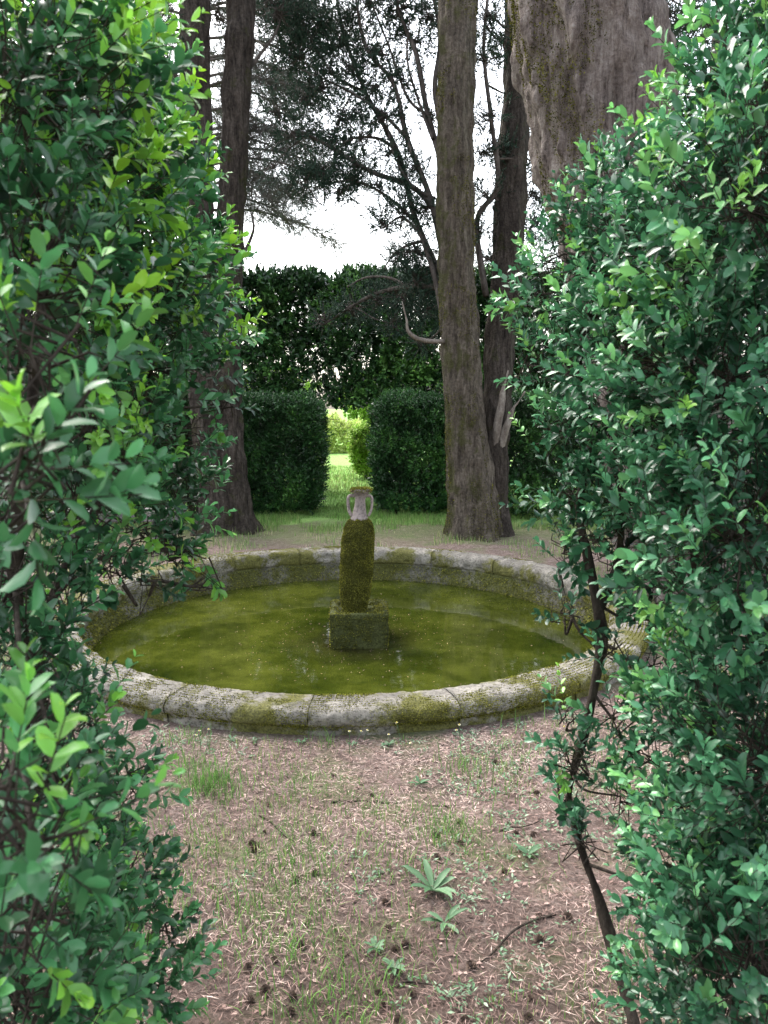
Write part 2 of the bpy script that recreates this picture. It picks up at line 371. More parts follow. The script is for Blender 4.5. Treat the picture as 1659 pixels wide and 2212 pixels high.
def boxgrid():
    V=[];n=14
    def ring(h,z,rot=.04):
        pts=[]
        for sdx in range(4):
            for q in range(n):
                u=-1+2*q/n
                p={0:(u,-1),1:(1,u),2:(-u,1),3:(-1,-u)}[sdx]
                pts.append((p[0]*h,p[1]*h,z))
        c,s=math.cos(rot),math.sin(rot)
        return [[fx+x*c-y*s,fy+x*s+y*c,z] for x,y,z in pts]
    rings=[(hs*.97,-.4)]+[(hs*(.97+.03*q/8),WZ+ (zt-WZ)*q/8) for q in range(9)]+[(hs*.97,zt+.008),(hs*.9,zt+.01),(hs*.8,zt+.006),(hs*.74,zt-.002),(hs*.68,zt-.014),(.01,zt-.016)]
    for h,z in rings:V+=ring(h,z)
    V=np.array(V)
    for v in V:
        d=.012*mn.noise(Vector(v*14))+.007*mn.noise(Vector(v*40)); w=np.array([v[0]-fx,v[1]-fy,0]);l=np.linalg.norm(w)
        if l>.05: v[:2]+=w[:2]/l*d; v[2]+=d*.6
    N=4*n;m=len(rings);i=np.arange(m-1)[:,None]*N;j=np.arange(N)[None];k=(j+1)%N
    return V,np.stack([i+j,i+k,i+N+k,i+N+j],-1).reshape(-1,4)
plv=boxgrid();plinth=mk('plinth',plv,M_plinth,fnt)
def lean(z): return fx-.035+.055*(z-.07)/.93, fy
bodyp=catmull([(.072,.05),(.09,.095),(.107,.16),(.117,.26),(.121,.4),(.12,.54),(.115,.64),(.102,.71),(.078,.752),(.054,.772)],46)
bp_=[(r,z,*lean(z)) for r,z in bodyp]
bv=lathe(bp_,None,64,.007,2);body=mk('urn_body',bv,M_urnmoss,fnt)
neckp=catmull([(.072,.755),(.062,.775),(.053,.80),(.043,.85),(.038,.90),(.042,.935),(.058,.96)],20)
neck=mk('neck',lathe([(r,z,*lean(z)) for r,z in neckp],None,32,.002),M_neck,fnt)
lipp=[(.045,.956),(.068,.962),(.077,.972),(.077,.983),(.07,.991),(.035,.993)]
lip=mk('lip',lathe([(r,z,*lean(z)) for r,z in lipp],None,32,.003),M_neck,neck)
for s in (-1,1):
    cx,cy=lean(.87)
    pts=[(cx+s*.036,cy-.0,.932),(cx+s*.064,cy,.94),(cx+s*.086,cy,.922),(cx+s*.088,cy,.87),(cx+s*.08,cy,.82),(cx+s*.062,cy,.785)]
    mk('handle',tube(pts,[.011,.012,.012,.011,.011,.012],20,8,rough=.003),M_neck,fnt)
def fuzz_on(VT,n,lo,hi,cond=None,w=.007,tl=(.1,.95)):
    V,T=VT[0],VT[1]
    if T.shape[1]==4:T=np.concatenate([T[:,[0,1,2]],T[:,[0,2,3]]])
    a,b,c=V[T[:,0]],V[T[:,1]],V[T[:,2]];nr=np.cross(b-a,c-a);ar=np.linalg.norm(nr,axis=1);nr=nz(nr)
    idx=rng.choice(len(T),n,p=ar/ar.sum());u=rng.uniform(size=(n,1));v=rng.uniform(size=(n,1));fl=(u+v)>1;u=np.where(fl,1-u,u);v=np.where(fl,1-v,v)
    P=a[idx]+u*(b[idx]-a[idx])+v*(c[idx]-a[idx]);N=nr[idx]
    if cond is not None:
        k=cond(P);P=P[k];N=N[k];n=len(P)
    pn=np.array([mn.noise(Vector((q*12).tolist())) for q in P])
    return leaves(P-N*.002,N+rn(n,.55)+[0,0,.2],rs(n),rng.uniform(lo,hi,n),w,np.clip(rng.uniform(tl[0],tl[1],n)+pn*.4,0,1),LEAF_LO)
mk('moss',fuzz_on(bv,26000,.006,.012,tl=(.2,1.0)),M_mossf,body)
mk('moss',fuzz_on(plv,16000,.006,.016,lambda P:(P[:,2]>WZ-.01)&(np.array([mn.noise(Vector((q*9).tolist())) for q in P])>-.28)),M_mossf,plinth)
cx,cy=lean(.98);lv=lathe([(r,z,cx,cy) for r,z in lipp],None,32)
mk('moss',fuzz_on(lv,2800,.006,.016,lambda P:P[:,2]>.972,tl=(.4,1.)),M_mossf,lip)

n=900;a=rng.uniform(0,2*math.pi,n);r=np.where(rng.uniform(size=n)<.25,rng.uniform(.3,.9,n),(1.78+dR)*np.sqrt(rng.uniform(0,1,n)))
P_=np.stack([PC[0]+r*np.cos(a),PC[1]+r*np.sin(a),np.full(n,WZ+.004)],-1)
X=rn(n);X[:,2]=0
fl=leaves(P_,X,np.tile(UP,(n,1)),rng.uniform(.004,.022,n),rng.uniform(.002,.005,n),rng.uniform(.2,.85,n),LEAF_LO)
props(mk('floating_debris',fl,M_needle),kind='stuff',label='pale specks and needles floating on the pond water')

# ---------------- foreground box shrubs
def shrub(name,label,base,stems,blobs,mat,density=5600,yk=1.):
    root=thing(name,label,'shrub',base)
    for s in stems: mk('stem',tube(s[0],s[1],60,12,flute=.06,rough=.008,seed=1),M_twig,root)
    axis=np.concatenate([catmull(s[0],40) for s in stems])
    C=np.array([b[0] for b in blobs]);Rr=np.array([b[1] for b in blobs]);De=np.array([b[2] for b in blobs])
    LV=[];ST=[];BR=[]
    for i,(c,r,de) in enumerate(zip(C,Rr,De)):
        j=np.argmin(np.linalg.norm(axis-c,axis=1)+np.where(axis[:,2]>c[2]+.02,.3,0));p0=axis[j]
        mid=(p0+c)/2+rn(1,.02)[0]+[0,0,-.02]
        BR.append(tube([p0,mid,c],[.0045,.0032,.002],10,5))
        nb=int(45*r/.2);d=rs(nb);k0=c+rn(nb,.02);k1=c+d*r*.5+rn(nb,.02);k2=c+d*r*.95+[0,0,.02]
        ST.append(sticks(k0,k1,.0022));ST.append(sticks(k1,k2,.0013))
        n=int(density*r*r*de)
        d=nz(rs(n)+[0,0,.15]);rad=r*np.where(rng.uniform(size=n)<.65,rng.uniform(.75,1.0,n),rng.uniform(.3,.8,n))
        lump=np.array([mn.noise(Vector((q*2.2+i*3.1).tolist())) for q in d]);rad=rad*(1+.4*lump)
        O=c+d*rad[:,None]
        dm=np.full(n,9.)
        for k in range(len(C)):
            if k!=i: dm=np.minimum(dm,np.linalg.norm(O-C[k],axis=1)/Rr[k])
        keep=(dm>.72)|(rng.uniform(size=n)<.12)
        away=((O-c)*nz(c-CAM)).sum(1)/r
        keep&=(away<.25)|(rng.uniform(size=n)<.4)
        keep&=(O[:,2]>.05)&(np.linalg.norm(O-CAM,axis=1)>.42)
        O=O[keep];d=d[keep];n=len(O);rel=rad[keep]/r
        if n==0: continue
        D=nz(d*.8+[0,0,.45]+rn(n,.35))
        L=rng.uniform(.045,.11,n)
        z=O[:,2]
        cl_=np.array([mn.noise(Vector((q*5).tolist())) for q in O])
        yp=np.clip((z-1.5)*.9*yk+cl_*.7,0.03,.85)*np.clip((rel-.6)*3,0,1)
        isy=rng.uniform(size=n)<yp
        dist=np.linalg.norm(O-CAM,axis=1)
        tint=np.where(isy&(dist>.9),rng.uniform(.58,.86,n),(rng.uniform(.22,.68,n)+.2*cl_)*np.clip(rel,.35,1.))  # inner leaves tinted darker: shade of the gaps put into the colour
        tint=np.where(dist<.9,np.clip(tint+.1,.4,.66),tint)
        near=dist<2.1
        for msk,tm in ((near,LEAF_HI),(~near,LEAF_MD)):
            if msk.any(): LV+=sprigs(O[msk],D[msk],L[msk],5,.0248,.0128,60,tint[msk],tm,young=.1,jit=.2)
        ST.append(sticks(O-D*.04,O+D*L[:,None],.0011,.0006))
    V,T,A=cat_(LV)
    mk('foliage',(V,T,A),mat,root)
    mk('branches',cat_(ST+BR),M_twig,root)
    return root
def B(l): return [(at(px,py,D),r,de) for px,py,D,r,de in l]
right=B([(1265,600,2.1,.15,1),(1150,640,2.2,.08,1),(1250,500,2.1,.075,1),(1330,440,1.98,.09,1),(1180,565,2.15,.06,.9),(1400,490,1.9,.16,1),(1230,780,2.1,.12,.8),(1140,790,2.15,.05,.7),(1545,340,1.7,.15,1),(1660,220,1.5,.17,1),
(1730,30,1.6,.17,1),(1530,600,1.6,.2,1),(1420,800,1.7,.19,1),(1640,450,1.3,.18,1),(1580,850,1.4,.2,1),(1480,1050,1.6,.15,1),(1310,930,1.9,.11,.7),(1250,1080,1.9,.08,.8),
(1190,930,2.0,.06,.7),(1340,1080,1.8,.1,.8),(1235,1190,1.85,.055,1.),(1300,1160,1.75,.04,1),(1350,1220,1.8,.08,.9),(1390,1330,1.75,.07,.8),(1220,1330,1.8,.035,1.),(1330,1400,1.68,.035,1),(1420,1450,1.7,.05,.7),(1330,1550,1.65,.045,1.),(1230,1560,1.7,.025,1),
(1620,1150,1.3,.2,1),(1520,1270,1.5,.1,.8),(1620,1430,1.35,.15,.9),(1670,1650,1.2,.2,1),(1530,1640,1.5,.1,.9),(1400,1640,1.6,.06,.8),(1250,1650,1.65,.045,1),(1460,1800,1.5,.08,.9),(1340,1720,1.6,.045,.9),
(1570,1900,1.3,.16,1),(1400,1920,1.5,.05,.8),(1500,2050,1.4,.1,1),(1640,2100,1.1,.16,1),(1560,2200,1.2,.13,1),(1265,1830,1.6,.03,1),(1225,1720,1.7,.035,1),
(1650,720,2.0,.3,.7),(1690,1150,1.9,.26,.6),(1720,1650,1.8,.22,.6),(1680,2000,1.6,.2,.7),(1770,330,2.0,.3,.7),(1430,660,2.1,.17,.7),(1340,700,1.9,.12,.8),(1720,900,1.5,.28,.7),(1760,1400,1.5,.26,.7),(1760,1900,1.4,.26,.7)])
rst=[([(.72,1.42,-.03),at(1400,2290,1.5),at(1350,2130,1.58),at(1300,1960,1.66),at(1262,1850,1.69),at(1236,1760,1.7),at(1232,1690,1.72),at(1268,1560,1.75),at(1285,1470,1.75),at(1300,1380,1.75),at(1288,1300,1.77),at(1268,1200,1.8),at(1250,1090,1.85),at(1280,930,1.87),at(1250,800,1.9),at(1285,600,1.95)],[.015,.013,.012,.011,.011,.01,.011,.015,.013,.015,.013,.01,.008,.006,.005,.003]),
 ([(1.15,1.5,-.03),at(1560,1900,1.6),at(1530,1500,1.65),at(1500,1100,1.7),at(1480,800,1.75),at(1530,450,1.75),at(1600,250,1.7)],[.025,.022,.02,.018,.014,.01,.005]),
 ([at(1290,1400,1.76),at(1250,1360,1.8),at(1225,1300,1.85),at(1205,1225,1.9)],[.005,.003,.002,.0015]),
 ([at(1290,1330,1.77),at(1330,1230,1.8),at(1345,1100,1.8),at(1330,960,1.8),at(1400,700,1.8)],[.009,.008,.007,.005,.003]),
 ([at(1245,1790,1.7),at(1215,1745,1.72),at(1205,1700,1.75)],[.0035,.0022,.001])]
shrub('box_shrub','tall box shrub on the right with small glossy leaves and a bare gnarled stem',(.72,1.42,0),rst,right,M_boxR,yk=.65)
left=B([(120,60,1.4,.13,1),(40,180,1.1,.17,1),(240,240,1.5,.13,1),(320,400,1.7,.12,1),(150,420,1.4,.22,1),(420,580,1.9,.1,1),(425,680,1.9,.11,1),(250,620,1.6,.2,1),
(50,600,1.0,.15,1),(110,770,.75,.055,.7),(310,800,1.7,.13,.8),(430,790,2.0,.09,.7),(480,870,1.9,.04,.7),(390,940,1.9,.1,.7),(200,920,1.4,.13,.65),(60,1010,.62,.035,.9),(0,1120,.7,.04,.8),
(290,1030,1.7,.11,.7),(400,1080,1.9,.08,.7),(180,1100,1.4,.11,.7),(320,1150,1.75,.085,.75),(400,1190,1.75,.05,.8),(250,1230,1.6,.06,.8),(440,1260,1.65,.03,.7),(330,1260,1.65,.035,.7),(130,1310,1.3,.06,.8),(30,1250,1.2,.08,.8),(60,1420,1.2,.06,.8),(110,1520,1.3,.06,.8),(190,1620,1.4,.07,.9),(60,1650,1.0,.1,.9),
(70,1820,.56,.045,.9),(20,1700,.55,.03,1),(190,1770,1.5,.09,.9),(120,1700,.75,.03,1),(260,1900,1.4,.08,.9),(350,2010,1.5,.06,.9),(190,2050,1.2,.11,1),(310,2130,1.4,.08,1),(40,2150,.9,.13,1),(60,1950,.7,.06,1),(280,1700,1.5,.04,1),
(50,300,1.8,.36,.7),(20,750,1.7,.3,.7),(170,560,1.9,.24,.7),(-40,1100,1.8,.28,.55),(150,1000,1.9,.15,.6),(-80,1500,1.6,.2,.7),(40,1900,1.5,.2,.8),(30,2150,1.3,.18,1),(240,740,1.9,.18,.6)])
lst=[([(-.95,1.45,-.03),at(60,1800,1.5),at(90,1400,1.45),at(150,1200,1.5),at(230,1060,1.6),at(300,900,1.7),at(340,700,1.75),at(330,480,1.7)],[.02,.016,.011,.009,.008,.006,.005,.003]),
 ([(-1.1,1.3,-.03),at(20,1700,1.3),at(30,1200,1.25),at(70,850,1.2),at(110,500,1.3),at(150,200,1.4),at(150,40,1.4)],[.02,.016,.01,.008,.007,.006,.003]),
 ([at(115,1290,1.45),at(200,1215,1.5),at(290,1190,1.6),at(360,1190,1.7)],[.005,.004,.003,.001]),
 ([at(90,1380,1.45),at(180,1310,1.5),at(280,1260,1.6),at(350,1255,1.65)],[.005,.004,.0025,.001])]
shrub('box_shrub','dense box shrub on the left with lime green new growth towards its top',(-.95,1.45,0),lst,left,M_boxL,yk=1.5)

# ---------------- trees
def crown(root,clumps,limbpts,mat,twigmat,spd=260,ll=.035,lw=.011,L=.13,tl=(.2,.8),up=.2):
    LV=[];ST=[];BR=[]
    A=np.concatenate(limbpts)
    for c,r,de in clumps:
        dd=np.linalg.norm(A-c,axis=1)+np.where(A[:,2]>c[2]+.3,1.,0);p0=A[np.argmin(dd)]
        mid=(p0+c)/2+rn(1,.06)[0]+[0,0,-.05]
        l=np.linalg.norm(c-p0)
        BR.append(tube([p0,mid,c],[.010+.006*l,.010,.006],12,5))
        nb=int(16+32*r/.4);d=nz(rs(nb)*[1,1,.8]);k1=c+d*r*rng.uniform(.35,.6,(nb,1));k2=c+d*r*rng.uniform(.8,1.35,(nb,1))+[0,0,up*r*.4]
        ST.append(sticks(np.repeat(c[None],nb,0)+rn(nb,.03),k1,.007,.004));ST.append(sticks(k1,k2,.004,.002))
        n=int(spd*de*r/.4*(r/.4))
        w=rng.integers(0,nb,n);t=rng.uniform(0,1,(n,1));O=k1[w]+(k2[w]-k1[w])*t+rn(n,.04*r/.4)
        D=nz((k2-k1)[w]*.8/r+[0,0,up]+rn(n,.4))
        LV+=sprigs(O,D,rng.uniform(.6,1.3,n)*L,6,ll,lw,38,rng.uniform(tl[0],tl[1],n),LEAF_LO,jit=.28)
    if LV: mk('foliage',cat_(LV),mat,root)
    mk('branches',cat_(ST+BR),twigmat,root)
def limbs(root,lst,r0,mat,name='limb'):
    out=[]
    for l in lst:
        pts=[at(*p) for p in l];C=catmull(pts,30);out.append(C)
        mk(name,tube(pts,[r0,r0*.8,r0*.6,r0*.35],30,7,rough=.004),mat,root)
    return out
D0=9.3
b=at(1020,1158,D0)
tr=thing('cypress_tree','tall double trunked cypress with moss on its bark behind the pond, right of the urn','tree',(b[0],b[1],0))
def P(px,py,D):return at(px,py,D)
mtv=tube([(b[0]+.03,b[1],-.12),P(1022,1110,D0),P(1014,1020,D0),P(1000,850,D0),P(986,600,D0),P(983,300,D0),P(988,0,D0),P(990,-350,D0)],[.39,.31,.265,.232,.21,.21,.21,.18],150,64,flute=.05,rough=.04,seed=3,base=.05)
trk=mk('trunk',mtv,M_trunk,tr)
mk('moss',fuzz_on(mtv,42000,.010,.024,lambda Q:(np.array([mn.noise(Vector((q*[2.5,2.5,1.2]).tolist()))+.5*mn.noise(Vector((q*9).tolist())) for q in Q])-np.clip((Q[:,2]-1.2)*.08,-.05,.25)-(Q[:,0]-1.0)*.2)>.06,w=.009),M_mossf,trk)
mk('side_trunk',tube([(b[0]+.3,b[1]+.12,-.1),P(1066,1100,9.5),P(1068,950,9.5),P(1078,780,9.7),P(1098,560,9.8),P(1105,400,9.9),P(1118,150,10),P(1120,-300,10)],[.25,.19,.18,.18,.19,.19,.16,.14],100,32,flute=.06,rough=.035,seed=8,base=.05),M_trunk2,tr)
mk('dead_limb',tube([P(1070,1010,9.45),P(1088,940,9.35),P(1106,890,9.3),P(1118,870,9.28),P(1134,845,9.25)],[.06,.05,.03,.018,.006],24,9,rough=.02),M_dead,tr)
mk('dead_limb',tube([P(1066,970,9.4),P(1080,890,9.3),P(1088,840,9.3),P(1098,800,9.3)],[.06,.05,.03,.006],24,9,rough=.02),M_dead,tr)
mk('dead_limb',tube([P(960,738,9.2),P(915,735,9.1),P(885,720,9.0),P(878,690,9.0),P(868,650,9.0)],[.028,.028,.022,.011,.004],24,8,rough=.008),M_dead,tr)
lb=limbs(tr,[[(975,640,9.5),(900,480,9.9),(860,330,10),(790,200,10.2),(740,60,10.4),(720,-60,10.5)],
[(960,560,9.5),(930,430,9.7),(880,300,9.8),(850,180,9.9),(790,100,10),(760,-60,10)],
[(970,500,9.5),(900,410,9.8),(800,370,10),(700,310,10),(640,280,10)],
[(975,420,9.6),(925,250,9.8),(900,120,9.8),(860,20,9.9),(850,-80,9.9)],
[(975,330,9.6),(940,200,9.8),(950,80,9.9),(925,-60,10)],
[(960,700,9.5),(940,600,9.5),(920,540,9.6),(905,500,9.6)],
[(1050,640,9.7),(1030,480,9.8),(1075,400,9.7),(1060,250,9.6),(1045,100,9.6),(1060,-60,9.6)],
[(970,620,9.5),(880,620,10),(800,640,10.4),(700,700,10.8)]],.042,M_branch)
lb2=limbs(tr,[[(900,480,9.9),(830,420,10),(760,390,10),(700,400,10)],[(860,330,10),(820,300,10),(760,300,10),(720,330,10)],[(880,300,9.8),(820,240,9.9),(740,190,10),(650,150,10)],
[(790,200,10.2),(720,160,10.2),(660,60,10.2),(620,-20,10.2)],[(925,250,9.8),(880,210,9.8),(840,100,9.9),(800,0,9.9)],[(905,500,9.6),(870,470,9.7),(845,480,9.7),(830,500,9.7)],[(880,620,10),(840,600,10.2),(790,600,10.4),(750,620,10.4)],
[(940,430,9.7),(890,400,9.7),(850,330,9.8),(830,230,9.9)],[(915,520,9.7),(880,530,9.7),(850,550,9.8),(830,580,9.8)],[(935,300,9.7),(905,220,9.8),(880,130,9.8),(885,40,9.8)]],.022,M_branch,'limb')
cl=[]
for px,py,D,r,de in [(690,50,10.3,.42,1.4),(620,20,10.3,.35,1.1),(760,150,10.2,.36,1.4),(700,190,10.1,.3,1.3),(650,120,10.2,.3,1.1),(820,110,10,.32,1.2),(800,10,10,.4,1.4),(700,370,10,.27,2.),(740,410,10,.22,2.),(660,400,10,.22,2.),(640,290,10,.28,1.3),
(600,240,10,.25,.8),(780,300,10,.26,1.3),(830,250,9.9,.27,1.2),(870,460,9.7,.27,1.6),(830,480,9.7,.18,1.5),(900,540,9.7,.28,1.4),(860,560,9.9,.2,1.2),(905,600,9.8,.28,1.4),(930,40,9.9,.27,1.1),(880,180,9.9,.25,1.2),(870,10,9.9,.3,1.4),(900,360,9.8,.22,1.3),(770,360,10,.24,1.5),(740,250,10,.26,1.3),
(850,330,9.9,.22,1.3),(740,90,10.3,.33,1.3),(900,90,10,.27,1.1),(650,60,10.4,.3,1.1),(810,190,10,.26,1.2),(870,390,9.8,.2,1.3),(660,220,10.3,.25,1.1),(720,300,10.2,.25,1.3),(930,250,9.8,.15,1.),(920,450,9.7,.17,1.2),(820,400,10,.17,1.3),(610,110,10.3,.28,.9),(590,360,10.3,.15,.8),
(1060,40,9.6,.25,1.1),(1045,130,9.6,.22,1.1),(1060,250,9.6,.2,1.1),(1085,90,9.9,.28,1.2),(1090,330,9.9,.22,1.1),(1050,420,9.8,.2,1.2),(1060,560,9.9,.2,1.2),(1040,500,9.8,.16,1.2),(1160,200,10.2,.28,1.2),(1165,350,10.2,.28,1.3),(1160,480,10.2,.32,1.4),(1045,330,9.8,.2,1.1),(1160,90,10.3,.25,1.1),(1150,420,10.1,.22,1.2),
(700,690,10.8,.22,.8),(760,665,10.7,.28,1.),(820,650,10.5,.3,1.2),(870,640,10.2,.3,1.2),(920,670,10,.26,1.1),(930,620,9.8,.22,1),(850,700,10.3,.22,1),(910,740,10,.2,.8)]:
    cl.append((at(px,py,D),r,de))
crown(tr,cl,lb+lb2,M_cyp,M_branch,spd=380,ll=.032,lw=.011)
b=at(488,1150,9.5)
tl_=thing('cypress_tree','backlit twin stemmed tree beside the pond on the left, with flared base','tree',(b[0],b[1],0))
mk('trunk',tube([(b[0]-.08,b[1],-.1),P(475,1110,9.5),P(462,1000,9.5),P(440,800,9.5),P(427,400,9.5),P(420,0,9.5),P(416,-350,9.5)],[.34,.25,.205,.185,.175,.17,.15],100,36,flute=.07,rough=.035,seed=5,base=.06),M_trunk2,tl_)
mk('trunk',tube([(b[0]+.18,b[1]+.05,-.1),P(510,1110,9.5),P(500,1000,9.5),P(490,800,9.55),P(498,500,9.6),P(512,200,9.6),P(520,0,9.6),P(526,-350,9.6)],[.3,.2,.17,.155,.16,.16,.16,.14],100,36,flute=.07,rough=.035,seed=9,base=.06),M_trunk2,tl_)
lbl=limbs(tl_,[[(520,560,9.6),(540,520,9.6),(548,490,9.5),(542,460,9.5)],[(440,300,9.5),(400,200,9.3),(350,120,9.2),(300,60,9.2)],[(500,200,9.6),(560,120,9.8),(600,60,9.9),(620,-40,10)]],.025,M_branch)
crown(tl_,[(at(px,py,D),r,de) for px,py,D,r,de in [(330,60,9.2,.3,.6),(350,150,9.2,.25,.6),(600,30,9.9,.3,.8),(330,250,9.4,.3,.6),(580,10,10,.25,.9),(470,40,10,.25,.6)]],lbl,M_cyp,M_branch)
b=np.array([2.8,6.45,0])
tb=thing('cypress_tree','massive stringy barked leaning trunk at upper right with moss down one side','tree',b)
btr=mk('trunk',tube([(b[0]+.05,b[1],-.15),(2.68,6.4,.4),(2.42,6.35,1.3),P(1385,640,6.3),P(1325,400,6.3),P(1290,200,6.3),P(1262,0,6.3),P(1225,-400,6.3)],[.74,.62,.56,.52,.50,.52,.53,.5],170,110,flute=.05,rough=.07,seed=2,fk=9),M_big,tb)
lbb=[catmull([P(1262,0,6.3),P(1225,-400,6.3)],8)]
vt=tube([P(1340,470,6.3),P(1325,400,6.3),P(1290,200,6.3),P(1262,0,6.3),P(1225,-400,6.3)],[.505,.505,.525,.535,.51],60,40,flute=.05,rough=.02,seed=2,fk=9)
zc_=[P(1325,400,6.3),P(1262,0,6.3)]
def bigmoss(Q):
    xc=zc_[0][0]+(zc_[1][0]-zc_[0][0])*(Q[:,2]-zc_[0][2])/(zc_[1][2]-zc_[0][2])
    return (np.array([.9*mn.noise(Vector((q*[4,4,2]).tolist()))+.6*mn.noise(Vector((q*[13,13,6]).tolist())) for q in Q])-(Q[:,0]-xc+.16)*1.8)>.15
mk('moss',fuzz_on(vt,60000,.008,.022,bigmoss,w=.010,tl=(.05,.9)),M_mossf,btr)
crown(tb,[(P(1440,30,8),.35,1.2),(P(1470,120,8.2),.3,1.),(P(1430,180,8.2),.25,.9),(P(1480,-40,8),.4,1.),(P(1520,40,8.2),.35,1)],lbb,M_cyp,M_branch,tl=(.7,1.1))
tf=thing('slim_tree','slim reddish trunk at the far left edge beyond the box shrub','tree',(-2.98,5.9,0))
mk('trunk',tube([(-2.98,5.9,-.1),(-2.95,5.9,.8),(-2.92,5.9,2),(-2.8,5.9,3.5),(-2.85,5.95,5)],[.17,.12,.11,.1,.07],60,20,flute=.08,rough=.02),M_big,tf)
crown(tf,[(np.array([-2.9+x,5.9+y,z]),.5,.7) for x,y,z in [(-.3,0,3.4),(.3,.2,4.0),(-.4,.3,4.6),(.2,-.2,5.1),(-.9,0,4.2)]],[catmull([(-2.8,5.9,3.0),(-2.85,5.95,5)],8)],M_cyp,M_branch)
def conifer(px,D,label,levels,seed,spanL,spanR,leafd=1.,m=80,zlo=3.4,zr=6.3):
    x0=(px-CX)/F*D*1.0
    t_=thing('conifer_tree',label,'tree',(x0,D,0))
    mk('trunk',tube([(x0,D,-.1),(x0+.05,D,3),(x0,D,6),(x0+.05,D,11)],[.28,.22,.18,.1],30,12,rough=.02),M_branch,t_)
    BR=[];ST=[];LV=[]
    for q in range(levels):
        z=zlo+q*(zr/levels)+rng.uniform(-.1,.1);ang=rng.choice([0,0,math.pi])+rng.uniform(-.6,.6)
        ln=(spanR if math.cos(ang)>0 else spanL)*rng.uniform(.5,1.0)
        d=np.array([math.cos(ang),math.sin(ang)*.8,0]);p0=np.array([x0,D,z])
        C=catmull([p0,p0+d*ln*.35+[0,0,.1],p0+d*ln*.7+[0,0,-.05],p0+d*ln+[0,0,-.4]],26)
        BR.append(tube([C[0],C[9],C[18],C[25]],[.032,.024,.015,.006],20,5))
        w=rng.integers(4,26,m);sd=rng.choice([-1,1],m)[:,None]*np.cross(d,UP)[None]
        e1=C[w]+(d*.5+sd*.5)*rng.uniform(.3,.8,(m,1))+rn(m,.13)+[0,0,-.08]
        ST.append(sticks(C[w],e1,.008,.004))
        m2=m*6;w2=rng.integers(0,m,m2);tt=rng.uniform(.2,1,(m2,1));s0=C[w][w2]+(e1-C[w])[w2]*tt;e2=s0+nz((e1-C[w])[w2]+rn(m2,.45)+[0,0,-.2])*rng.uniform(.12,.32,(m2,1))
        ST.append(sticks(s0,e2,.005,.002))
        k=rng.uniform(size=m2)<.6*leafd
        O=e2[k]-(e2-s0)[k]*.4
        LV+=sprigs(O,(e2-s0)[k]+rn(k.sum(),.03),.2,5,.065,.008,40,rng.uniform(.2,.8,k.sum()),LEAF_LO,jit=.4)
    mk('boughs',cat_(BR+ST),M_bough,t_);mk('foliage',cat_(LV),M_far,t_)
conifer(455,15.5,'greyish conifer with bare horizontal boughs seen between the backlit left stems',44,1,3.2,3.1,1.1,zlo=5.3,zr=5.5)
conifer(250,18,'pale conifer standing furthest left behind the other trees',20,2,3,3)
conifer(1500,16,'distant conifer partly hidden behind the big leaning trunk',22,3,4.2,3)

